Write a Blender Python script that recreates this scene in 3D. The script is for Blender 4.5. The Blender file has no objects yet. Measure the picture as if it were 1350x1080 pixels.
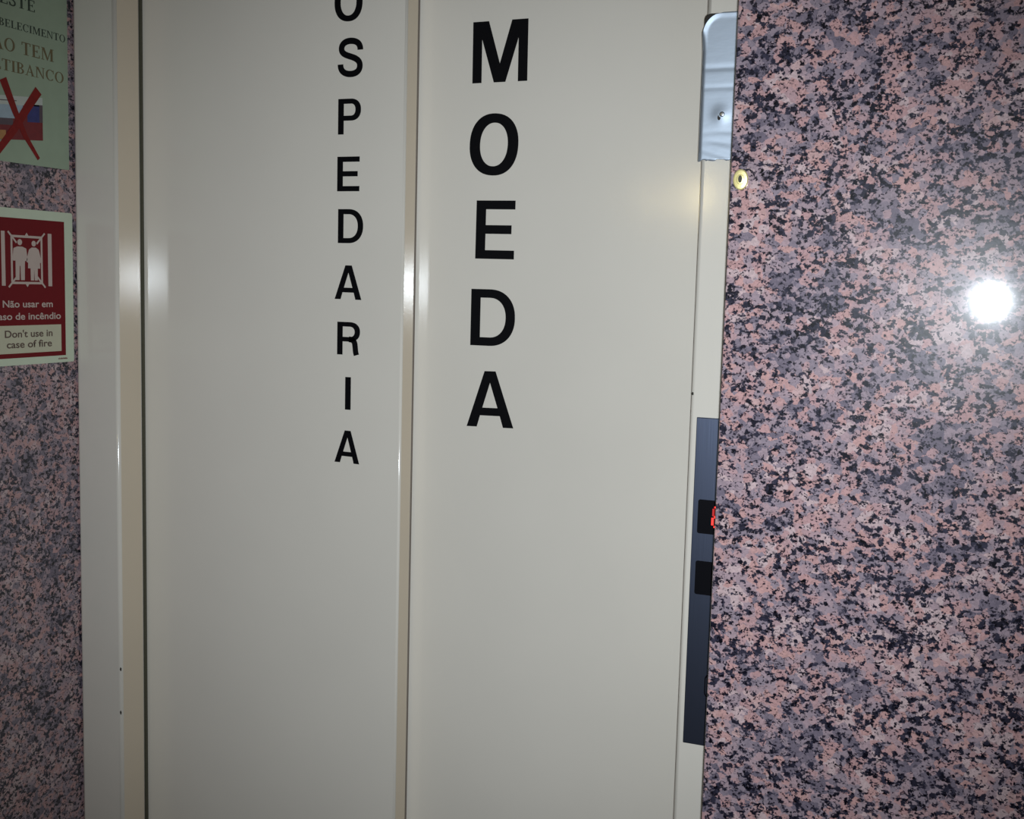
import bpy, bmesh, math, random
from mathutils import Matrix, Vector

# ------------------------------------------------------------------ camera, world, lights, exposure
scene = bpy.context.scene
COL = scene.collection
CZ = 1.45                                     # eye height above the floor
F_PX, YAW, PITCH, ROLL = 1533.9, math.radians(21.914), math.radians(6.127), math.radians(1.502)

def camera_axes():
    cy, sy, cp, sp, cr, sr = math.cos(YAW), math.sin(YAW), math.cos(PITCH), math.sin(PITCH), math.cos(ROLL), math.sin(ROLL)
    fw = Vector((-sy * cp, cy * cp, -sp)); rt = Vector((cy, sy, 0)); up = rt.cross(fw)
    return cr * rt + sr * up, -sr * rt + cr * up, fw

RT, UP, FW = camera_axes()
cam_data = bpy.data.cameras.new('camera')
cam_data.sensor_fit = 'HORIZONTAL'; cam_data.sensor_width = 36.0
cam_data.lens = F_PX / 1350 * 36.0; cam_data.clip_start = 0.01
cam = bpy.data.objects.new('camera', cam_data); COL.objects.link(cam)
cam.matrix_world = Matrix(((RT.x, UP.x, -FW.x, 0), (RT.y, UP.y, -FW.y, 0), (RT.z, UP.z, -FW.z, CZ), (0, 0, 0, 1)))
scene.camera = cam

world = bpy.data.worlds.new('world'); scene.world = world; world.use_nodes = True
bg = world.node_tree.nodes['Background']
bg.inputs[0].default_value = (1.0, 0.80, 0.52, 1); bg.inputs[1].default_value = 0.024

# the phone's LED flash, a finger's width from the lens
fl = bpy.data.lights.new('phone_flash', 'SPOT'); fl.energy = 77; fl.color = (0.85, 0.93, 1.0)
fl.shadow_soft_size = 0.007; fl.spot_size = math.radians(73); fl.spot_blend = 1.0
flash = bpy.data.objects.new('phone_flash', fl); COL.objects.link(flash)
flash.matrix_world = Matrix.Translation(RT * 0.010 - UP * 0.008) @ cam.matrix_world
# a yellowish bulb down the corridor, seen only as a soft reflection in the lift door
wl = bpy.data.lights.new('corridor_bulb', 'POINT'); wl.energy = 4.5; wl.color = (1.0, 0.80, 0.36); wl.shadow_soft_size = 0.035
bulb = bpy.data.objects.new('corridor_bulb', wl); COL.objects.link(bulb)
bulb.location = (-1.13, -2.05, CZ + 0.385)

vs = scene.view_settings
vs.view_transform = 'Standard'; vs.look = 'None'; vs.exposure = 0.0; vs.gamma = 1.0; vs.use_curve_mapping = False

# ------------------------------------------------------------------ measured planes (metres; y is depth from the lens)
Y_R = 1.450        # face of the right door leaf
Y_L = 1.410        # face of the left door leaf
Y_J = 1.352        # face of both jambs
Y_G = 1.170        # face of the granite on the right
X_W = -1.2401      # face of the granite on the left
X_JL = -1.1634     # reveal of the left jamb
X_S = -0.7308      # free edge of the left leaf
X_JR = -0.3163     # inner edge of the right jamb
X_G = -0.2431      # left edge of the granite on the right
H_DOOR, H_ROOM = 2.05, 2.60

# ------------------------------------------------------------------ materials
def new_mat(name):
    m = bpy.data.materials.new(name); m.use_nodes = True
    return m, m.node_tree, m.node_tree.nodes['Principled BSDF']

def plain(name, col, rough=0.5, metal=0.0, spec=0.5, emit=None, estr=0.0, grain=0.0, gscale=300.0):
    m, nt, b = new_mat(name)
    b.inputs['Base Color'].default_value = (*col, 1); b.inputs['Roughness'].default_value = rough
    b.inputs['Metallic'].default_value = metal; b.inputs['Specular IOR Level'].default_value = spec
    if emit:
        b.inputs['Emission Color'].default_value = (*emit, 1); b.inputs['Emission Strength'].default_value = estr
    if grain:
        tc = nt.nodes.new('ShaderNodeTexCoord'); n = nt.nodes.new('ShaderNodeTexNoise'); n.inputs['Scale'].default_value = gscale
        mx = nt.nodes.new('ShaderNodeMix'); mx.data_type = 'RGBA'; mx.blend_type = 'MULTIPLY'
        rp = nt.nodes.new('ShaderNodeMapRange'); rp.inputs['To Min'].default_value = 1 - grain; rp.inputs['To Max'].default_value = 1 + grain
        nt.links.new(tc.outputs['Object'], n.inputs['Vector']); nt.links.new(n.outputs['Fac'], rp.inputs['Value'])
        mx.inputs[0].default_value = 1.0; mx.inputs[6].default_value = (*col, 1)
        nt.links.new(rp.outputs['Result'], mx.inputs[7]); nt.links.new(mx.outputs[2], b.inputs['Base Color'])
    return m

def paint_mat(name, col, rough=0.2):
    m, nt, b = new_mat(name)
    b.inputs['Roughness'].default_value = rough; b.inputs['Specular IOR Level'].default_value = 0.5
    tc = nt.nodes.new('ShaderNodeTexCoord')
    n = nt.nodes.new('ShaderNodeTexNoise'); n.inputs['Scale'].default_value = 7.0; n.inputs['Detail'].default_value = 4.0
    cr = nt.nodes.new('ShaderNodeMix'); cr.data_type = 'RGBA'
    cr.inputs[6].default_value = (*[c * 0.96 for c in col], 1); cr.inputs[7].default_value = (*[min(1, c * 1.03) for c in col], 1)
    nt.links.new(tc.outputs['Object'], n.inputs['Vector']); nt.links.new(n.outputs['Fac'], cr.inputs[0]); nt.links.new(cr.outputs[2], b.inputs['Base Color'])
    n2 = nt.nodes.new('ShaderNodeTexNoise'); n2.inputs['Scale'].default_value = 420.0; n2.inputs['Detail'].default_value = 1.0
    bp = nt.nodes.new('ShaderNodeBump'); bp.inputs['Strength'].default_value = 0.2; bp.inputs['Distance'].default_value = 0.00015
    nt.links.new(tc.outputs['Object'], n2.inputs['Vector']); nt.links.new(n2.outputs['Fac'], bp.inputs['Height']); nt.links.new(bp.outputs['Normal'], b.inputs['Normal'])
    return m

def granite_mat(name, seed=0.0):
    m, nt, b = new_mat(name); N, K = nt.nodes, nt.links
    tc = N.new('ShaderNodeTexCoord')
    mp = N.new('ShaderNodeMapping'); mp.inputs['Location'].default_value = (seed, seed * 0.7, seed * 1.3); mp.inputs['Scale'].default_value = (1.0, 1.0, 1.15); K.new(tc.outputs['Object'], mp.inputs['Vector'])
    # wobble so that crystal borders are ragged
    wn = N.new('ShaderNodeTexNoise'); wn.inputs['Scale'].default_value = 230; wn.inputs['Detail'].default_value = 3; K.new(mp.outputs[0], wn.inputs['Vector'])
    ws = N.new('ShaderNodeVectorMath'); ws.operation = 'MULTIPLY_ADD'; ws.inputs[1].default_value = (0.0065,) * 3
    K.new(wn.outputs['Color'], ws.inputs[0]); K.new(mp.outputs[0], ws.inputs[2])
    def cells(scale):
        v = N.new('ShaderNodeTexVoronoi'); v.inputs['Scale'].default_value = scale; v.inputs['Randomness'].default_value = 1.0
        K.new(ws.outputs[0], v.inputs['Vector'])
        s = N.new('ShaderNodeSeparateColor'); K.new(v.outputs['Color'], s.inputs[0])
        return v, s
    v1, s1 = cells(235.0); v2, s2 = cells(118.0); v4, s4 = cells(520.0)
    def clump(v, scale, off):
        # the same clumping value for a whole crystal
        a = N.new('ShaderNodeVectorMath'); a.operation = 'ADD'; a.inputs[1].default_value = (off, off, off); K.new(v.outputs['Position'], a.inputs[0])
        n = N.new('ShaderNodeTexNoise'); n.inputs['Scale'].default_value = scale; n.inputs['Detail'].default_value = 2.5; K.new(a.outputs[0], n.inputs['Vector'])
        return n
    def val(x, s, c, gain):
        # x random 0..1, s clump noise 0..1
        a = N.new('ShaderNodeMath'); a.operation = 'MULTIPLY_ADD'; a.inputs[1].default_value = gain; K.new(s.outputs['Fac'], a.inputs[0])
        K.new(x, a.inputs[2]); a2 = N.new('ShaderNodeMath'); a2.operation = 'ADD'; a2.inputs[1].default_value = c; K.new(a.outputs[0], a2.inputs[0]); return a2
    # feldspar and quartz
    base = val(s2.outputs[0], clump(v2, 19.0, 3.1), -1.10, 2.2)
    r1 = N.new('ShaderNodeValToRGB'); e = r1.color_ramp; e.interpolation = 'LINEAR'
    pts = [(0.0, (0.15, 0.125, 0.16)), (0.20, (0.255, 0.205, 0.24)), (0.45, (0.345, 0.25, 0.275)), (0.70, (0.42, 0.25, 0.25)), (0.90, (0.46, 0.27, 0.255)), (1.0, (0.47, 0.35, 0.355))]
    while len(e.elements) < len(pts): e.elements.new(0.5)
    for el, (p, c) in zip(e.elements, pts): el.position = p; el.color = (*c, 1)
    K.new(base.outputs[0], r1.inputs[0])
    # dark mica and amphibole: ragged flakes, thick in some places and thin in others
    fn = N.new('ShaderNodeTexNoise'); fn.inputs['Scale'].default_value = 185; fn.inputs['Detail'].default_value = 2.2; fn.inputs['Roughness'].default_value = 0.55
    K.new(mp.outputs[0], fn.inputs['Vector'])
    cn = N.new('ShaderNodeTexNoise'); cn.inputs['Scale'].default_value = 34; cn.inputs['Detail'].default_value = 2.0; K.new(mp.outputs[0], cn.inputs['Vector'])
    fa = N.new('ShaderNodeMath'); fa.operation = 'MULTIPLY_ADD'; fa.inputs[1].default_value = 0.36; K.new(cn.outputs['Fac'], fa.inputs[0]); K.new(fn.outputs['Fac'], fa.inputs[2])
    fb = N.new('ShaderNodeMath'); fb.operation = 'MULTIPLY_ADD'; fb.inputs[1].default_value = 0.14; K.new(s1.outputs[1], fb.inputs[0]); K.new(fa.outputs[0], fb.inputs[2])
    r2 = N.new('ShaderNodeValToRGB'); e = r2.color_ramp; e.interpolation = 'LINEAR'
    e.elements[0].position = 0.770; e.elements[0].color = (0, 0, 0, 1); e.elements[1].position = 0.850; e.elements[1].color = (1, 1, 1, 1)
    K.new(fb.outputs[0], r2.inputs[0])
    r3 = N.new('ShaderNodeValToRGB'); e = r3.color_ramp
    e.elements[0].color = (0.003, 0.003, 0.008, 1); e.elements[1].color = (0.036, 0.034, 0.056, 1); K.new(s1.outputs[2], r3.inputs[0])
    mx = N.new('ShaderNodeMix'); mx.data_type = 'RGBA'
    K.new(r2.outputs[0], mx.inputs[0]); K.new(r1.outputs[0], mx.inputs[6]); K.new(r3.outputs[0], mx.inputs[7])
    # fine black specks and the mottle inside the crystals
    r4 = N.new('ShaderNodeValToRGB'); e = r4.color_ramp
    e.elements[0].position = 0.06; e.elements[0].color = (0.12, 0.12, 0.16, 1); e.elements[1].position = 0.13; e.elements[1].color = (0.88, 0.88, 0.88, 1)
    e.elements.new(1.0).color = (1.14, 1.12, 1.12, 1)
    K.new(s4.outputs[1], r4.inputs[0])
    m4 = N.new('ShaderNodeMix'); m4.data_type = 'RGBA'; m4.blend_type = 'MULTIPLY'; m4.inputs[0].default_value = 1.0
    K.new(mx.outputs[2], m4.inputs[6]); K.new(r4.outputs[0], m4.inputs[7])
    K.new(m4.outputs[2], b.inputs['Base Color'])
    b.inputs['Roughness'].default_value = 0.29; b.inputs['Specular IOR Level'].default_value = 0.13
    b.inputs['Coat Weight'].default_value = 1.0; b.inputs['Coat Roughness'].default_value = 0.047; b.inputs['Coat IOR'].default_value = 1.5
    bn = N.new('ShaderNodeTexNoise'); bn.inputs['Scale'].default_value = 120; K.new(mp.outputs[0], bn.inputs['Vector'])
    bp = N.new('ShaderNodeBump'); bp.inputs['Strength'].default_value = 0.15; bp.inputs['Distance'].default_value = 0.0004
    K.new(bn.outputs['Fac'], bp.inputs['Height']); K.new(bp.outputs['Normal'], b.inputs['Normal'])
    return m

def brushed_mat(name, col, rough, bump, axis_scale, metal=1.0):
    m, nt, b = new_mat(name); N, K = nt.nodes, nt.links
    b.inputs['Base Color'].default_value = (*col, 1); b.inputs['Metallic'].default_value = metal; b.inputs['Roughness'].default_value = rough
    tc = N.new('ShaderNodeTexCoord'); mp = N.new('ShaderNodeMapping'); mp.inputs['Scale'].default_value = axis_scale
    n = N.new('ShaderNodeTexNoise'); n.inputs['Scale'].default_value = 1.0; n.inputs['Detail'].default_value = 3
    bp = N.new('ShaderNodeBump'); bp.inputs['Strength'].default_value = bump; bp.inputs['Distance'].default_value = 0.001
    K.new(tc.outputs['Object'], mp.inputs[0]); K.new(mp.outputs[0], n.inputs['Vector']); K.new(n.outputs['Fac'], bp.inputs['Height']); K.new(bp.outputs['Normal'], b.inputs['Normal'])
    return m

PAINT = paint_mat('cream_paint', (0.68, 0.635, 0.56), 0.12)
PAINT_EDGE = paint_mat('tan_cream_paint', (0.65, 0.55, 0.42), 0.135)
GRANITE = granite_mat('pink_granite')
VINYL = plain('black_vinyl', (0.0025, 0.0025, 0.0035), 0.5, spec=0.12, grain=0.1)
GAP_DARK = plain('dark_gap_strip', (0.075, 0.070, 0.045), 0.8, grain=0.2)
GAP_BROWN = plain('brown_gap_shade', (0.20, 0.165, 0.135), 0.7, grain=0.1)
CHIP = plain('chipped_metal', (0.02, 0.016, 0.012), 0.8, grain=0.2)
ALU = brushed_mat('dull_aluminium', (0.50, 0.57, 0.66), 0.55, 0.12, (60, 60, 160), metal=0.85)
STEEL = brushed_mat('call_plate_steel', (0.15, 0.18, 0.27), 0.34, 0.05, (900, 900, 14))
GLASS = plain('black_display_glass', (0.004, 0.004, 0.006), 0.25, spec=0.3, grain=0.05)
LED = plain('red_led', (0.4, 0.01, 0.01), 0.4, emit=(1.0, 0.04, 0.03), estr=1.5, grain=0.05)
LED_DIM = plain('red_led_dim', (0.3, 0.01, 0.01), 0.4, emit=(1.0, 0.03, 0.03), estr=0.3, grain=0.05)
BRASS = brushed_mat('worn_brass', (0.92, 0.80, 0.36), 0.38, 0.1, (300, 300, 300), metal=0.55)
KEYDARK = plain('keyhole_dark', (0.03, 0.028, 0.015), 0.6, grain=0.1)
SCREW = plain('screw_metal', (0.55, 0.58, 0.62), 0.3, metal=1.0, grain=0.05)
FLOOR = granite_mat('floor_granite', 5.0)
CEIL = plain('ceiling_paint', (0.7, 0.68, 0.62), 0.8, grain=0.03, gscale=20)
SIGNBASE = plain('photoluminescent_plastic', (0.56, 0.62, 0.47), 0.5, grain=0.05, gscale=60)
SIGNRED = plain('sign_red', (0.15, 0.004, 0.008), 0.5, spec=0.2, grain=0.08, gscale=60)
SIGNPALE = plain('sign_pale_print', (0.50, 0.40, 0.35), 0.5, grain=0.05, gscale=60)
SIGNBOX = plain('sign_cream_box', (0.52, 0.50, 0.36), 0.5, grain=0.05, gscale=60)
SIGNINK = plain('sign_dark_ink', (0.10, 0.06, 0.045), 0.6, grain=0.1)
PAPER = plain('greenish_paper', (0.33, 0.40, 0.29), 0.7, spec=0.25, grain=0.08, gscale=45)
INKBLACK = plain('notice_black_ink', (0.035, 0.05, 0.035), 0.7, grain=0.1)
INKBROWN = plain('notice_brown_ink', (0.15, 0.115, 0.055), 0.7, grain=0.15, gscale=90)
CARDRED = plain('card_maroon', (0.17, 0.012, 0.016), 0.5, grain=0.25, gscale=120)
CARDBLUE = plain('card_navy', (0.03, 0.035, 0.16), 0.5, grain=0.35, gscale=120)
CARDSKY = plain('card_pale_blue', (0.34, 0.42, 0.48), 0.5, grain=0.2, gscale=120)
CARDWHITE = plain('card_white', (0.5, 0.52, 0.47), 0.5, grain=0.1, gscale=120)
CARDDARK = plain('card_dark', (0.09, 0.06, 0.075), 0.5, grain=0.2, gscale=120)
CARDORANGE = plain('card_orange', (0.42, 0.20, 0.07), 0.5, grain=0.25, gscale=120)
CROSSRED = plain('red_marker', (0.21, 0.009, 0.008), 0.5, spec=0.25, grain=0.3, gscale=140)

# ------------------------------------------------------------------ helpers
def link(name, me, mat, parent=None):
    o = bpy.data.objects.new(name, me); COL.objects.link(o)
    if mat: me.materials.clear(); me.materials.append(mat)
    if parent: o.parent = parent
    return o

def tag(o, label, cat=None, group=None, kind=None):
    o['label'] = label
    if cat: o['category'] = cat
    if group: o['group'] = group
    if kind: o['kind'] = kind
    return o

def empty(name, loc):
    o = bpy.data.objects.new(name, None); o.empty_display_size = 0.05; COL.objects.link(o); o.location = loc
    return o

def box_mesh(name, lo, hi, bevel=0.0, seg=3, vertical_only=False):
    bm = bmesh.new(); bmesh.ops.create_cube(bm, size=1.0)
    for v in bm.verts:
        v.co = Vector([lo[i] + (v.co[i] + 0.5) * (hi[i] - lo[i]) for i in range(3)])
    if bevel:
        es = [e for e in bm.edges if not vertical_only or abs((e.verts[0].co - e.verts[1].co).normalized().z) > 0.9]
        bmesh.ops.bevel(bm, geom=es, offset=bevel, segments=seg, profile=0.5, affect='EDGES')
    bmesh.ops.recalc_face_normals(bm, faces=bm.faces[:])
    me = bpy.data.meshes.new(name); bm.to_mesh(me); bm.free()
    if bevel:
        for p in me.polygons: p.use_smooth = max(abs(c) for c in p.normal) < 0.9995   # flat faces stay flat, only the rounding is smooth
    return me

def box(name, lo, hi, mat, parent=None, **k):
    if parent:
        pl = parent.location if parent.parent is None else parent.location + parent.parent.location
        lo = [a - b for a, b in zip(lo, pl)]; hi = [a - b for a, b in zip(hi, pl)]
    return link(name, box_mesh(name, lo, hi, **k), mat, parent)

# outlines (lists of closed 2D loops) -> thin solid via a filled 2D curve
def outline_mesh(name, loops, depth):
    cu = bpy.data.curves.new(name, 'CURVE'); cu.dimensions = '2D'; cu.fill_mode = 'BOTH'; cu.extrude = depth / 2
    for lp in loops:
        s = cu.splines.new('POLY'); s.points.add(len(lp) - 1); s.use_cyclic_u = True
        for pt, (x, y) in zip(s.points, lp): pt.co = (x, y, 0, 1)
    tmp = bpy.data.objects.new('tmp', cu)
    me = bpy.data.meshes.new_from_object(tmp)
    bpy.data.objects.remove(tmp); bpy.data.curves.remove(cu)
    me.name = name
    return me

def merge_meshes(name, parts):
    bm = bmesh.new()
    for k, me in enumerate(parts):
        for v in me.vertices: v.co.z += 0.00003 * k * (1 if v.co.z > 0 else 0)     # overlapping strokes never share a plane
        bm.from_mesh(me); bpy.data.meshes.remove(me)
    out = bpy.data.meshes.new(name); bm.to_mesh(out); bm.free()
    return out

def sweep(pts, w, w_end=None):
    """closed outline of a stroke of width w along pts"""
    n = len(pts); L, R = [], []
    for i, (x, y) in enumerate(pts):
        a = pts[max(0, i - 1)]; b = pts[min(n - 1, i + 1)]
        dx, dy = b[0] - a[0], b[1] - a[1]; d = math.hypot(dx, dy) or 1
        ww = w if w_end is None else w + (w_end - w) * i / (n - 1)
        L.append((x - dy / d * ww / 2, y + dx / d * ww / 2)); R.append((x + dy / d * ww / 2, y - dx / d * ww / 2))
    return L + R[::-1]

def bez(p0, p1, p2, p3, n=12):
    return [tuple((1 - t) ** 3 * p0[k] + 3 * (1 - t) ** 2 * t * p1[k] + 3 * (1 - t) * t * t * p2[k] + t ** 3 * p3[k] for k in (0, 1)) for t in [i / n for i in range(n + 1)]]

def superell(cx, cy, rx, ry, a0, a1, n=40, ex=2.25):
    out = []
    for i in range(n + 1):
        a = a0 + (a1 - a0) * i / n; c, s = math.cos(a), math.sin(a)
        out.append((cx + rx * math.copysign(abs(c) ** (2 / ex), c), cy + ry * math.copysign(abs(s) ** (2 / ex), s)))
    return out

PI = math.pi
ST, HB = 0.180, 0.150                              # bold sans: stem and bar, cap height 1

def bold_glyph(ch):
    """loops of a bold grotesque capital, cap height 1, left at 0; returns (loops, width)"""
    if ch == 'I': return [[(0, 0), (0.19, 0), (0.19, 1), (0, 1)]], 0.19
    if ch == 'E':
        w = 0.725
        return [[(0, 0), (w, 0), (w, HB), (ST, HB), (ST, 0.43), (w - 0.06, 0.43), (w - 0.06, 0.43 + HB), (ST, 0.43 + HB), (ST, 1 - HB), (w, 1 - HB), (w, 1), (0, 1)]], w
    if ch == 'M':
        w, m = 0.99, 0.165
        return [[(0, 0), (m, 0), (m, 0.72), (0.392, 0), (0.598, 0), (w - m, 0.72), (w - m, 0), (w, 0), (w, 1), (w - 0.285, 1), (0.495, 0.30), (0.285, 1), (0, 1)]], w
    if ch == 'O':
        w = 0.87
        return [superell(w / 2, 0.5, w / 2, 0.52, 0, 2 * PI, 56)[:-1], superell(w / 2, 0.5, w / 2 - 0.185, 0.52 - 0.155, 0, 2 * PI, 56, 2.15)[:-1]], w
    if ch == 'D':
        w = 0.845; k = 0.36
        outer = [(0, 0)] + superell(k, 0.5, w - k, 0.5, -PI / 2, PI / 2, 32, 2.2) + [(0, 1)]
        inner = [(ST, HB)] + superell(k, 0.5, w - k - 0.175, 0.5 - HB, -PI / 2, PI / 2, 32, 2.2) + [(ST, 1 - HB)]
        return [outer, inner], w
    if ch == 'A':
        w = 0.90; s = 0.195
        def xl(y): return 0.345 * y
        outer = [(0, 0), (s, 0), (s + 0.062, 0.205), (w - s - 0.062, 0.205), (w - s, 0), (w, 0), (w - 0.345, 1), (0.345, 1)]
        hole = [(0.302, 0.345), (w - 0.302, 0.345), (0.45, 0.80)]
        return [outer, hole], w
    if ch in 'PR':
        w = 0.745 if ch == 'P' else 0.77; k = 0.42; y0 = 0.385 if ch == 'P' else 0.405
        r = (1 - y0) / 2; cy = (1 + y0) / 2
        bowl = superell(k, cy, w - k, r, -PI / 2, PI / 2, 28, 2.25); hole = superell(k, cy, w - k - 0.175, r - 0.14, -PI / 2, PI / 2, 28, 2.25)
        loops = [[(0, 0), (ST, 0), (ST, y0)] + bowl + [(0, 1)], [(ST, y0 + 0.14)] + hole + [(ST, 1 - 0.14)]]
        if ch == 'R':
            # leg: leaves the bowl and drops almost straight
            leg = bez((0.40, 0.475), (0.60, 0.475), (0.60, 0.36), (0.615, 0.24)) + [(0.63, 0.10), (0.66, 0.0)]
            return [loops, [sweep(leg, 0.175)]], 0.80
        return loops, w
    if ch == 'S':
        c = bez((0.68, 0.70), (0.68, 0.87), (0.55, 0.935), (0.385, 0.935), 14)[0:] + bez((0.385, 0.935), (0.22, 0.935), (0.105, 0.86), (0.105, 0.735), 12)[1:] \
            + bez((0.105, 0.735), (0.105, 0.60), (0.24, 0.565), (0.40, 0.52), 12)[1:] + bez((0.40, 0.52), (0.58, 0.47), (0.685, 0.41), (0.685, 0.275), 12)[1:] \
            + bez((0.685, 0.275), (0.685, 0.13), (0.56, 0.062), (0.395, 0.062), 12)[1:] + bez((0.395, 0.062), (0.22, 0.062), (0.09, 0.14), (0.09, 0.315), 14)[1:]
        return [sweep(c, 0.165)], 0.775
    raise KeyError(ch)

def bold_letter(ch, x0, x1, z0, z1, y_face, parent, tilt=0.0, label=None):
    loops, w = bold_glyph(ch)
    groups = loops if (loops and isinstance(loops[0][0], list)) else [loops]
    parts = [outline_mesh('letter', g, 0.0008) for g in groups]
    me = merge_meshes('letter', parts) if len(parts) > 1 else parts[0]
    sx, sz = (x1 - x0) / w, (z1 - z0)
    ct, stt = math.cos(tilt), math.sin(tilt)
    for v in me.vertices:                                   # drawn in xy -> stands in xz on the door face
        px, pz = (v.co.x - w / 2) * sx, (v.co.y - 0.5) * sz
        v.co = (px * ct - pz * stt, v.co.z, px * stt + pz * ct)
    o = link('letter', me, VINYL, parent)
    o.location = Vector(((x0 + x1) / 2, y_face - 0.0004, CZ + (z0 + z1) / 2)) - parent.location
    if label: o['label'] = label
    return o

# ------------------------------------------------------------------ setting
def struct(o, label): o['kind'] = 'structure'; o['label'] = label; return o

struct(box('floor', (-3.0, -3.2, -0.1), (2.5, 1.9, 0.0), FLOOR), 'dark speckled stone floor of the lift lobby')
struct(box('ceiling', (-3.0, -3.2, H_ROOM), (2.5, 1.9, H_ROOM + 0.1), CEIL), 'plain pale ceiling of the lift lobby')
struct(box('wall_left', (X_W - 0.2, -3.1, 0.0), (X_W, 1.60, H_ROOM), GRANITE, bevel=0.0015), 'dim speckled granite wall carrying the notices')
struct(box('wall_right', (X_G, Y_G, 0.0), (2.2, 1.60, H_ROOM), GRANITE, bevel=0.0015, seg=2), 'polished pink granite wall catching the flash')
struct(box('wall_back', (X_W, Y_J, H_DOOR + 0.075), (X_G, 1.60, H_ROOM), GRANITE), 'granite wall above the lift door')

# jambs: folded sheet with a rounded nose
def jamb(name, x0, x1, depth, label):
    o = box(name, (x0, Y_J, 0.0), (x1, Y_J + depth, H_DOOR), PAINT, bevel=0.0048, seg=5, vertical_only=True)
    return struct(o, label)
jl = jamb('trim_1', X_W, X_JL, Y_L - Y_J - 0.0040, 'cream painted steel jamb beside the notices')
jr = jamb('trim_2', X_JR, X_G, Y_R - Y_J - 0.003, 'cream painted steel jamb beside the pink granite')
struct(box('trim_3', (X_W, Y_J, H_DOOR), (X_G, Y_L - 0.004, H_DOOR + 0.075), PAINT, bevel=0.003), 'cream painted steel head of the door frame')
box('gap_strip', (X_JL - 0.020, Y_L - 0.0040, 0.0), (X_JL + 0.0012, Y_L - 0.0004, H_DOOR), GAP_DARK, jl)  # dark strip filling the gap between jamb and leaf

d1 = struct(box('door_1', (X_W + 0.03, Y_L, 0.004), (X_S, Y_R - 0.0055, H_DOOR), PAINT, bevel=0.003, seg=4, vertical_only=True), 'cream lift door leaf lettered in small black capitals')
box('gap_strip', (X_S - 0.03, Y_R - 0.0055, 0.004), (X_S - 0.001, Y_R - 0.0004, H_DOOR), GAP_BROWN, d1)  # brown strip added, its colour stands in for shade between the leaves
d2 = struct(box('door_2', (X_S - 0.05, Y_R, 0.004), (X_JR + 0.03, Y_R + 0.035, H_DOOR), PAINT, bevel=0.002, vertical_only=True), 'cream lift door leaf lettered in large black capitals')

# the narrow faces turned to the right get a tanner cream than the rest
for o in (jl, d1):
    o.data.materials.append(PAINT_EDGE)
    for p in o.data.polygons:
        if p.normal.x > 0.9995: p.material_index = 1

# lettering, letter by letter
for ch, x0, x1, z0, z1, t in [
    ('O', -0.8408, -0.7980, 0.3478, 0.3965, 0.0), ('S', -0.8350, -0.7960, 0.2743, 0.3243, -0.03), ('P', -0.8335, -0.7985, 0.1974, 0.2448, 0.0),
    ('E', -0.8340, -0.7996, 0.1210, 0.1676, 0.0), ('D', -0.8320, -0.7930, 0.0507, 0.0969, 0.0), ('A', -0.8360, -0.7942, -0.0263, 0.0204, -0.01),
    ('R', -0.8315, -0.7945, -0.1028, -0.0574, 0.0), ('I', -0.8180, -0.8094, -0.1793, -0.1337, 0.0), ('A', -0.8335, -0.7943, -0.2544, -0.2088, -0.02)]:
    bold_letter(ch, x0, x1, z0, z1, Y_L, d1, t, 'small black vinyl letter ' + ch)
for ch, x0, x1, z0, z1, t in [
    ('M', -0.6525, -0.5742, 0.2654, 0.3446, 0.006), ('O', -0.6541, -0.5841, 0.1455, 0.2236, -0.04), ('E', -0.6422, -0.5861, 0.0335, 0.1110, -0.006),
    ('D', -0.6469, -0.5824, -0.0834, -0.0071, 0.0), ('A', -0.6503, -0.5815, -0.1940, -0.1177, 0.02)]:
    bold_letter(ch, x0, x1, z0, z1, Y_R, d2, t, 'large black vinyl letter ' + ch)

# chips in the paint of the jambs
def chip(x, y, z, sx, sz, parent, seed):
    rnd = random.Random(seed); n = 9
    lp = [(sx * (0.7 + 0.5 * rnd.random()) * math.cos(2 * PI * i / n), sz * (0.7 + 0.5 * rnd.random()) * math.sin(2 * PI * i / n)) for i in range(n)]
    me = outline_mesh('paint_chip', [lp], 0.0006)
    for v in me.vertices: v.co = (v.co.x, v.co.z, v.co.y)
    o = link('paint_chip', me, CHIP, parent); o.location = (x, y, z)
chip(X_JL - 0.0010, Y_J + 0.0004, CZ - 0.5880, 0.0016, 0.0028, jl, 1)
chip(X_JL - 0.0016, Y_J + 0.0002, CZ - 0.6550, 0.0013, 0.0030, jl, 2)
chip(X_JR + 0.0022, Y_J + 0.0002, CZ - 0.1227, 0.0014, 0.0022, jr, 3)

# ------------------------------------------------------------------ hall call panel on the right jamb
cp = tag(empty('call_panel', (-0.2785, Y_J, CZ - 0.549)), 'narrow steel lift call panel with black displays on the jamb', 'call panel')
PX0, PX1, PZ0, PZ1 = -0.3073, -0.2475, CZ - 0.549, CZ - 0.150
box('plate', (PX0, Y_J - 0.003, PZ0), (PX1, Y_J, PZ1), STEEL, cp, bevel=0.0008, seg=2)
def rounded_rect(x0, x1, z0, z1, r, n=5):
    out = []
    for cx, cz, a in ((x1 - r, z1 - r, 0), (x0 + r, z1 - r, PI / 2), (x0 + r, z0 + r, PI), (x1 - r, z0 + r, 1.5 * PI)):
        out += [(cx + r * math.cos(a + i / n * PI / 2), cz + r * math.sin(a + i / n * PI / 2)) for i in range(n + 1)]
    return out
def wall_piece(name, loops, depth, mat, parent, y):
    """outline in (x, z) world coordinates standing on a plane that faces the viewer"""
    me = outline_mesh(name, loops, depth)
    pl = parent.location if parent.parent is None else parent.location + parent.parent.location
    for v in me.vertices: v.co = Vector((v.co.x, y - depth / 2 - v.co.z, v.co.y)) - pl
    return link(name, me, mat, parent)
YP = Y_J - 0.003
disp = []
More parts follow.
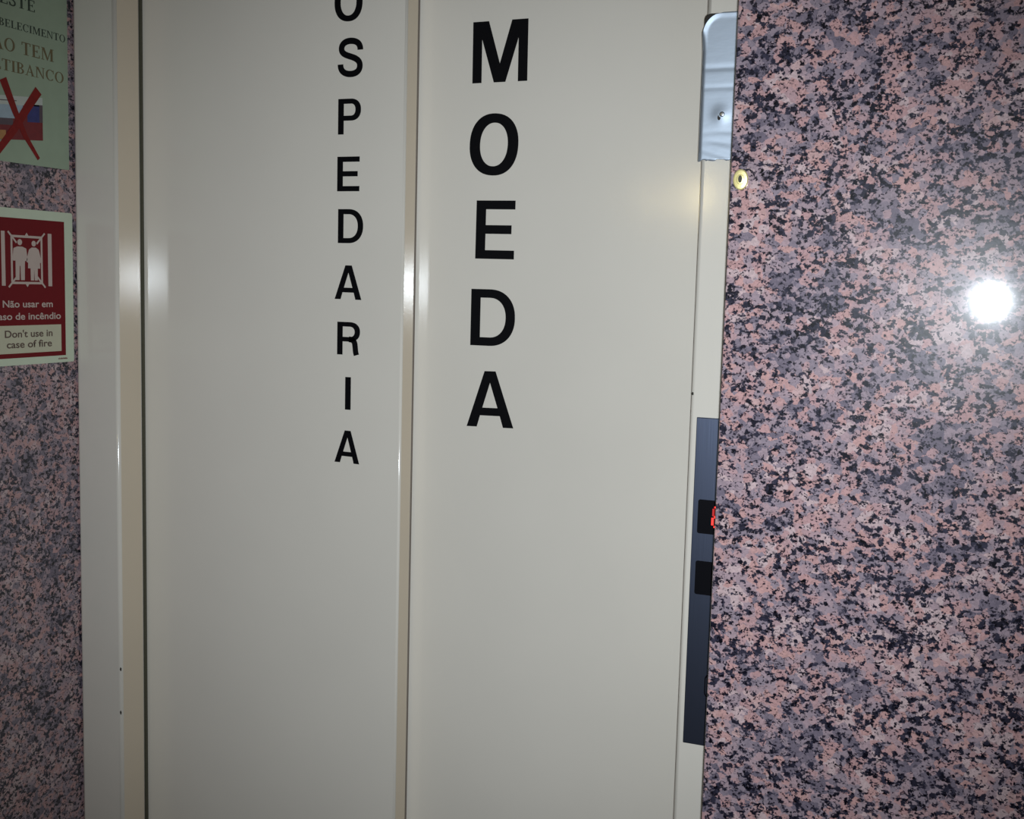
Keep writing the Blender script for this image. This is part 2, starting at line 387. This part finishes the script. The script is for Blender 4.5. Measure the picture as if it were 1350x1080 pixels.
for z0, z1 in ((-0.2884, -0.2475), (-0.3625, -0.3216)):
    disp.append(wall_piece('display_window', [rounded_rect(-0.3008, -0.2555, CZ + z0, CZ + z1, 0.0025)], 0.0012, GLASS, cp, YP))
# floor number on the upper display
def seg(x0, x1, z0, z1, m):
    wall_piece('digit_segment', [[(x0, z0), (x1, z0), (x1, z1), (x0, z1)]], 0.0004, m, disp[0], YP - 0.0012)
gx0, gx1, gz0, gz1, t = -0.2841, -0.2680, CZ - 0.2800, CZ - 0.2545, 0.0028
seg(gx0 + 0.0008, gx0 + t + 0.0008, (gz0 + gz1) / 2 + 0.001, gz1 - t, LED_DIM); seg(gx0, gx0 + t, gz0 + t, (gz0 + gz1) / 2 - 0.001, LED)
seg(gx1 - t, gx1, gz0 + t, (gz0 + gz1) / 2 - 0.001, LED)
seg(gx0 + t, gx1 - t, gz1 - t + 0.0008, gz1, LED); seg(gx0 + t, gx1 - t, gz0, gz0 + t - 0.0008, LED); seg(gx0 + t, gx1 - t, (gz0 + gz1) / 2 - t / 2, (gz0 + gz1) / 2 + t / 2, LED)
# third fitting low on the plate: rounded call button, dark rim and face
bt = wall_piece('call_button', [rounded_rect(-0.2838, -0.2555, CZ - 0.4880, CZ - 0.4590, 0.006)], 0.0012, GLASS, cp, YP)
wall_piece('button_face', [rounded_rect(-0.2822, -0.2571, CZ - 0.4864, CZ - 0.4606, 0.005)], 0.0006, STEEL, bt, YP - 0.0012)

# ------------------------------------------------------------------ dented aluminium cover above it
al = tag(empty('metal_cover', (-0.283, Y_J, CZ + 0.1475)), 'dented silver metal cover with rounded corner high on the jamb', 'metal cover')
def alu_mesh():
    rows, cols = 84, 30
    z0, z1, xl, xr, r = 0.1478, 0.3125, -0.3178, -0.2500, 0.023
    vs, fs = [], []
    rnd = random.Random(4)
    rag = [rnd.uniform(-0.0012, 0.0012) for _ in range(cols + 1)]
    for j in range(rows + 1):
        t = j / rows; z = z0 + (z1 - z0) * t
        left = xl
        if z > z1 - r:
            dz = z - (z1 - r); left = xl + r - math.sqrt(max(0, r * r - dz * dz))
        for i in range(cols + 1):
            s = (i / cols) ** 1.6
            x = left + (xr - left) * s
            zz = z + (rag[i] if j == 0 else 0)
            e = min(1.0, ((x - left) / 0.0042))                      # rolled edge
            top = min(1.0, (z1 - z) / 0.0030)
            y = -0.0080 * math.sqrt(max(0, 1 - (1 - e) ** 2) + 1e-9)
            corner = max(0.0, min(1.0, (z - (z1 - r * 1.9)) / (r * 1.1)))       # here the sheet curls towards the viewer instead
            dist = min(x - xl, 1.0)
            if z > z1 - r: dist = r - math.hypot(min(0.0, x - (xl + r)), z - (z1 - r))
            dist = max(0.0, min(dist, z1 - z)) if x < xl + r else max(0.0, z1 - z)
            lift = max(0.0, 1 - dist / 0.0052)
            y = y * (1 - corner) + corner * (-0.0080 - 0.0014 * lift)
            for gz, gw, gd in ((0.2510, 0.0030, 0.0007), (0.2292, 0.0026, 0.0005), (0.1795, 0.003, 0.0003), (0.168, 0.0035, 0.0003)):
                y += gd * e * math.exp(-((z - gz) / gw) ** 2)           # pressed grooves
            y -= 0.0018 * e * math.exp(-(((x + 0.2925) / 0.009) ** 2 + ((z - 0.1985) / 0.009) ** 2))   # bump round the screw
            y += 0.0004 * e * math.sin(z * 420 + x * 130) * max(0, 1 - (z - z0) / 0.04)
            vs.append((x - al.location.x, y, zz + CZ - al.location.z))
    for j in range(rows):
        for i in range(cols):
            a = j * (cols + 1) + i; fs.append((a, a + 1, a + cols + 2, a + cols + 1))
    me = bpy.data.meshes.new('cover_sheet'); me.from_pydata(vs, [], fs)
    for p in me.polygons: p.use_smooth = True
    return me
wall_piece('backing', [[p for p in rounded_rect(-0.3168, -0.2500, CZ + 0.1500, CZ + 0.3120, 0.007)]], 0.0078, CHIP, al, Y_J)
sheet = link('cover_sheet', alu_mesh(), ALU, al)
so = sheet.modifiers.new('thickness', 'SOLIDIFY'); so.thickness = 0.0012; so.offset = 1.0
def disc(name, r, depth, mat, parent, loc, seg_=24, rz=1.0, bev=0.0):
    bm = bmesh.new(); bmesh.ops.create_cone(bm, cap_ends=True, segments=seg_, radius1=r, radius2=r, depth=depth)
    if bev:
        es = [e for e in bm.edges if all(v.co.z > 0 for v in e.verts)]
        bmesh.ops.bevel(bm, geom=es, offset=bev, segments=3, profile=0.5, affect='EDGES')
    for v in bm.verts: v.co = (v.co.x, -v.co.z, v.co.y * rz)
    bmesh.ops.recalc_face_normals(bm, faces=bm.faces[:])
    me = bpy.data.meshes.new(name); bm.to_mesh(me); bm.free()
    for p in me.polygons: p.use_smooth = True
    me.set_sharp_from_angle(angle=math.radians(50))
    o = link(name, me, mat, parent); o.location = loc; return o
disc('screw', 0.0030, 0.0030, SCREW, al, (-0.2915 + 0.283, -0.0108, 0.0515), bev=0.001)
disc('screw_hole', 0.0018, 0.0016, CHIP, al, (-0.2948 + 0.283, -0.0100, 0.0480), rz=1.7)

# ------------------------------------------------------------------ brass keyhole plate on the granite
ke = tag(empty('keyhole_plate', (-0.2325, Y_G, CZ + 0.1093)), 'small oval brass keyhole plate on the pink granite edge', 'keyhole')
kp = disc('escutcheon', 0.0074, 0.0030, BRASS, ke, (0, -0.0015, 0), 32, 1.38, bev=0.0012)
disc('rim', 0.0040, 0.0012, BRASS, ke, (0, -0.0033, 0), 24, 1.25, bev=0.0005)
disc('key_slot', 0.0019, 0.0008, KEYDARK, ke, (0, -0.0041, 0.0004), 16, 1.9)

# ------------------------------------------------------------------ signs on the left wall: drawn in (u, z), u = depth, facing +x
def side_piece(name, loops, depth, mat, parent, lift):
    me = outline_mesh(name, loops, depth)
    for v in me.vertices: v.co = Vector((X_W + lift + depth / 2 + v.co.z, v.co.x, v.co.y + CZ)) - parent.location
    return link(name, me, mat, parent)
def side_group(name, shapes, depth, mat, parent, lift):
    me = merge_meshes(name, [outline_mesh(name, s, depth) for s in shapes])
    for v in me.vertices: v.co = Vector((X_W + lift + depth / 2 + v.co.z, v.co.x, v.co.y + CZ)) - parent.location
    return link(name, me, mat, parent)
def rect(u0, u1, z0, z1): return [(u0, z0), (u1, z0), (u1, z1), (u0, z1)]
def side_text(body, u0, u1, z0, cap, mat, parent, lift, name='lettering', label=None, bold=0.0):
    cu = bpy.data.curves.new(name, 'FONT'); cu.body = body; cu.size = 1.0; cu.extrude = 0.0; cu.offset = bold
    tmp = bpy.data.objects.new('tmp', cu); me = bpy.data.meshes.new_from_object(tmp)
    bpy.data.objects.remove(tmp); bpy.data.curves.remove(cu)
    xs = [v.co.x for v in me.vertices]; x0, x1 = min(xs), max(xs)
    for v in me.vertices:
        v.co = Vector((X_W + lift, u0 + (v.co.x - x0) / (x1 - x0) * (u1 - u0), CZ + z0 + v.co.y / 0.73 * cap)) - parent.location
    me.name = name
    o = link(name, me, mat, parent)
    if label: o['label'] = label
    return o

# --- fire sign
SH = -0.0025
fs_ = tag(empty('fire_sign', (X_W, 1.261, CZ - 0.129)), 'red and white lift fire warning sign on the granite wall', 'sign')
side_piece('sign_plate', [rounded_rect(1.176, 1.346, -0.1293, 0.0862, 0.003)], 0.0012, SIGNBASE, fs_, 0.0)
side_piece('red_panel', [rect(1.190+SH, 1.3318+SH, -0.1192, 0.0730)], 0.0003, SIGNRED, fs_, 0.0012)
L2 = 0.0018
# pictogram: lift car with two people between two posts
UC = 1.2575
pict = []
for a, b in ((1.2120, 1.2185), (1.2970, 1.3042)): pict.append([rect(a, b, -0.0195, 0.0545)])
fu0, fu1, fz0, fz1, fw_ = 1.2285, 1.2865, -0.0170, 0.0500, 0.0032
pict += [[rect(fu0, fu1, fz1 - fw_, fz1)], [rect(fu0, fu1, fz0, fz0 + fw_)], [rect(fu0, fu0 + fw_, fz0, fz1)], [rect(fu1 - fw_, fu1, fz0, fz1)]]
for (cu_, cz_, su, sz) in ((fu0, fz1, -1, 1), (fu1, fz1, 1, 1), (fu0, fz0, -1, -1), (fu1, fz0, 1, -1)):
    pict.append([sweep([(cu_ - su * 0.0105, cz_ - sz * 0.0105), (cu_ + su * 0.0045, cz_ + sz * 0.0045)], 0.0026)])
for cz_, sz in ((fz1, 1), (fz0, -1)):
    pict.append([[(UC - 0.003, cz_), (UC + 0.003, cz_), (UC, cz_ + sz * 0.004)]])
side_group('lift_pictogram', pict, 0.0002, SIGNPALE, fs_, 0.0015)
def circ(cx, cz, r, n=16): return [(cx + r * math.cos(2 * PI * i / n), cz + r * math.sin(2 * PI * i / n)) for i in range(n)]
mu = 1.2450
man = [[circ(mu, 0.0405, 0.0042)], [[(mu - 0.0035 * 1.28, 0.0345), (mu + 0.0035 * 1.28, 0.0345), (mu + 0.0090 * 1.28, 0.0320), (mu + 0.0105 * 1.28, 0.0180), (mu + 0.0098 * 1.28, 0.0150), (mu + 0.0070 * 1.28, 0.0150), (mu + 0.0066 * 1.28, 0.010), (mu + 0.0062 * 1.28, -0.0115), (mu + 0.0008 * 1.28, -0.0115), (mu + 0.0004 * 1.28, 0.008), (mu - 0.0006 * 1.28, 0.008), (mu - 0.0012 * 1.28, -0.0115), (mu - 0.0066 * 1.28, -0.0115), (mu - 0.0064 * 1.28, 0.0150), (mu - 0.0098 * 1.28, 0.0150), (mu - 0.0105 * 1.28, 0.0180), (mu - 0.0090 * 1.28, 0.0320)]]]
side_group('man_figure', man, 0.0002, SIGNPALE, fs_, 0.0015)
wu = 1.2705
woman = [[circ(wu, 0.0395, 0.0040)], [[(wu - 0.003 * 1.28, 0.0340), (wu + 0.003 * 1.28, 0.0340), (wu + 0.0070 * 1.28, 0.0310), (wu + 0.0112 * 1.28, 0.0145), (wu + 0.0085 * 1.28, 0.0125), (wu + 0.0088 * 1.28, 0.0050), (wu + 0.0052 * 1.28, 0.0050), (wu + 0.0050 * 1.28, -0.0118), (wu + 0.0006 * 1.28, -0.0118), (wu, 0.004), (wu - 0.0006 * 1.28, -0.0118), (wu - 0.0050 * 1.28, -0.0118), (wu - 0.0052 * 1.28, 0.0050), (wu - 0.0088 * 1.28, 0.0050), (wu - 0.0085 * 1.28, 0.0125), (wu - 0.0112 * 1.28, 0.0145), (wu - 0.0070 * 1.28, 0.0310)]]]
side_group('woman_figure', woman, 0.0002, SIGNPALE, fs_, 0.0015)
side_text('N\u00e3o usar em', 1.2125, 1.3045, -0.0490, 0.0098, SIGNPALE, fs_, L2, bold=0.016)
side_text('caso de inc\u00eandio', 1.1965, 1.3200, -0.0660, 0.0098, SIGNPALE, fs_, L2, bold=0.016)
side_piece('caption_box', [rect(1.1950, 1.3205, -0.1128, -0.0742)], 0.0002, SIGNBOX, fs_, 0.0015)
side_text("Don't use in", 1.2150, 1.3030, -0.0905, 0.0102, SIGNINK, fs_, L2 + 0.0002, bold=0.016)
side_text('case of fire', 1.2180, 1.3015, -0.1050, 0.0102, SIGNINK, fs_, L2 + 0.0002, bold=0.016)
side_group('fine_print', [[rect(1.3145 + k * 0.0020, 1.3157 + k * 0.0020, -0.1248, -0.1231 + (k % 2) * 0.0006)] for k in range(9)], 0.0001, SIGNRED, fs_, 0.0013)

# --- paper notice with serif lettering
no = tag(empty('paper_notice', (X_W, 1.245, CZ + 0.148)), 'greenish paper notice with a red cross, above the fire sign', 'notice')
side_piece('paper_sheet', [rect(1.152, 1.3420, 0.1478, 0.4450)], 0.0006, PAPER, no, 0.0)
TH, TN, SF = 0.155, 0.065, 0.045
def serif(x, y, w): return [rect(x - w / 2, x + w / 2, y - (SF if y > 0.5 else 0), y + (0 if y > 0.5 else SF))]
def ring(cx, cy, rx, ry, th, tn, a0=0, a1=2 * PI):
    n = 28; o = [(cx + rx * math.cos(a0 + (a1 - a0) * i / n), cy + ry * math.sin(a0 + (a1 - a0) * i / n)) for i in range(n + 1)]
    q = [(cx + (rx - th) * math.cos(a0 + (a1 - a0) * i / n), cy + (ry - tn) * math.sin(a0 + (a1 - a0) * i / n)) for i in range(n + 1)]
    return [o + q[::-1]] if abs(a1 - a0) < 6.2 else [o[:-1], q[:-1]]
def stem(x, w=TH): return [rect(x - w / 2, x + w / 2, 0, 1)]
def serif_glyph(c):
    if c == 'I': return [stem(0.16), serif(0.16, 0, 0.3), serif(0.16, 1, 0.3)], 0.32
    if c == 'L': return [stem(0.16), serif(0.16, 0, 0.3), serif(0.16, 1, 0.3), [rect(0.1, 0.58, 0, TN)], [rect(0.53, 0.58, 0, 0.25)]], 0.60
    if c == 'E': return [stem(0.16), serif(0.16, 0, 0.3), serif(0.16, 1, 0.3), [rect(0.1, 0.58, 0, TN)], [rect(0.53, 0.58, 0, 0.24)], [rect(0.1, 0.56, 1 - TN, 1)], [rect(0.51, 0.56, 0.78, 1)], [rect(0.1, 0.42, 0.48, 0.48 + TN)], [rect(0.38, 0.42, 0.40, 0.62)]], 0.62
    if c == 'T': return [stem(0.33), serif(0.33, 0, 0.34), [rect(0.02, 0.64, 1 - TN, 1)], [rect(0.02, 0.07, 0.76, 1)], [rect(0.59, 0.64, 0.76, 1)]], 0.66
    if c == 'O': return [ring(0.37, 0.5, 0.36, 0.52, 0.14, 0.06)], 0.74
    if c == 'C': return [ring(0.38, 0.5, 0.36, 0.52, 0.14, 0.06, 0.75, 2 * PI - 0.75), [rect(0.61, 0.66, 0.66, 0.98)]], 0.70
    if c == 'U': return [[rect(0.09, 0.09 + TH, 0.3, 1)], [rect(0.55, 0.55 + TN, 0.3, 1)], ring(0.355, 0.32, 0.265, 0.34, 0.11, 0.08, PI, 2 * PI), serif(0.165, 1, 0.3), serif(0.58, 1, 0.24)], 0.72
    if c == 'N': return [[rect(0.09, 0.09 + TN, 0, 1)], [rect(0.60, 0.60 + TN, 0, 1)], [[(0.06, 1), (0.24, 1), (0.665, 0), (0.60, 0)]], serif(0.12, 0, 0.24), serif(0.62, 1, 0.24), serif(0.12, 1, 0.2)], 0.76
    if c == 'M': return [[rect(0.09, 0.09 + TN, 0, 1)], [rect(0.70, 0.70 + TH, 0, 1)], [[(0.09, 1), (0.25, 1), (0.50, 0.18), (0.44, 0)]], [[(0.70, 1), (0.78, 1), (0.48, 0), (0.44, 0)]], serif(0.12, 0, 0.22), serif(0.78, 0, 0.28), serif(0.14, 1, 0.22), serif(0.80, 1, 0.24)], 0.94
    if c in 'A\u00c3':
        g = [[[(0.08, 0), (0.14, 0), (0.385, 0.86), (0.36, 1.0)]], [[(0.32, 1.0), (0.39, 1.0), (0.68, 0), (0.52, 0)]], [rect(0.20, 0.53, 0.30, 0.30 + TN)], serif(0.11, 0, 0.24), serif(0.60, 0, 0.28)]
        if c != 'A': g.append([sweep(bez((0.20, 1.10), (0.28, 1.24), (0.42, 1.04), (0.52, 1.18)), 0.06)])
        return g, 0.74
    if c == 'B': return [stem(0.16), serif(0.14, 0, 0.28), serif(0.14, 1, 0.28), ring(0.26, 0.745, 0.28, 0.255, 0.13, 0.06, -PI / 2, PI / 2), ring(0.26, 0.265, 0.33, 0.265, 0.14, 0.06, -PI / 2, PI / 2), [rect(0.14, 0.27, 1 - 0.06, 1)], [rect(0.14, 0.27, 0, 0.06)], [rect(0.14, 0.27, 0.485, 0.545)]], 0.63
    if c == 'S':
        p = bez((0.44, 0.74), (0.42, 0.90), (0.36, 0.97), (0.26, 0.97)) + bez((0.26, 0.97), (0.08, 0.97), (0.04, 0.66), (0.26, 0.53))[1:] + bez((0.26, 0.53), (0.52, 0.40), (0.48, 0.03), (0.25, 0.03))[1:] + bez((0.25, 0.03), (0.14, 0.03), (0.07, 0.10), (0.06, 0.28))[1:]
        return [[sweep(p, 0.115)], [rect(0.42, 0.455, 0.70, 1.0)], [rect(0.045, 0.08, 0.0, 0.32)]], 0.52
    return [], 0.34
def serif_line(body, u0, u1, z0, cap, mat):
    x = 0; items = []
    for c in body:
        g, w = serif_glyph(c); items.append((c, g, x, w)); x += w + 0.05
    tot = x - 0.05; k = (u1 - u0) / tot
    for c, g, gx, w in items:
        if not g: continue
        shapes = [[[(u0 + (gx + px) * k, z0 + py * cap) for px, py in lp] for lp in loops] for loops in g]
        o = side_group('letter', shapes, 0.0001, mat, no, 0.0006)
serif_line('ESTE', 1.2180, 1.2820, 0.3556, 0.0152, INKBLACK)
serif_line('ESTABELECIMENTO', 1.1730, 1.3380, 0.3262, 0.0100, INKBLACK)
serif_line('N\u00c3O TEM', 1.1840, 1.3152, 0.2950, 0.0168, INKBROWN)
serif_line('MULTIBANCO', 1.1640, 1.3338, 0.2685, 0.0148, INKBROWN)
# bank card picture, slightly tilted, crossed out in red
cd = empty('card_picture', (0, 0, 0)); cd.parent = no
def tilted(u0, u1, z0, z1):
    k = 0.095
    return [(u0, z0 + (u0 - 1.292) * k), (u1, z0 + (u1 - 1.292) * k), (u1, z1 + (u1 - 1.292) * k), (u0, z1 + (u0 - 1.292) * k)]
def card_piece(name, loops, mat, lift):
    me = outline_mesh(name, loops, 0.0001)
    for v in me.vertices: v.co = Vector((X_W + lift + v.co.z, v.co.x, v.co.y + CZ)) - no.location
    return link(name, me, mat, cd)
card_piece('card_base', [tilted(1.198, 1.2921, 0.1835, 0.2320)], CARDRED, 0.00070)
card_piece('white_strip', [tilted(1.198, 1.2921, 0.2300, 0.2420)], CARDWHITE, 0.00082)
card_piece('pale_field', [tilted(1.198, 1.2560, 0.2120, 0.2300)], CARDSKY, 0.00082)
card_piece('dark_line', [tilted(1.198, 1.2450, 0.2350, 0.2362)], CARDDARK, 0.00092)
card_piece('dark_band', [tilted(1.198, 1.2380, 0.2030, 0.2120)], CARDDARK, 0.00082)
card_piece('orange_corner', [tilted(1.198, 1.2250, 0.1840, 0.1960)], CARDORANGE, 0.00082)
card_piece('navy_field', [tilted(1.2640, 1.2921, 0.2080, 0.2320)], CARDBLUE, 0.00082)
card_piece('navy_edge', [tilted(1.2860, 1.2921, 0.2080, 0.2320)], CARDDARK, 0.00092)
cross = [[sweep([(1.2215, 0.2570), (1.2420, 0.2160), (1.2600, 0.1850), (1.2835, 0.1570)], 0.0130, 0.0055)], [sweep([(1.2850, 0.2510), (1.2640, 0.2250), (1.2400, 0.1930), (1.2100, 0.1600)], 0.0140, 0.0100)]]
me = merge_meshes('red_cross', [outline_mesh('red_cross', s, 0.0001) for s in cross])
for v in me.vertices: v.co = Vector((X_W + 0.00105 + v.co.z, v.co.x, v.co.y + CZ)) - no.location
link('red_cross', me, CROSSRED, no)
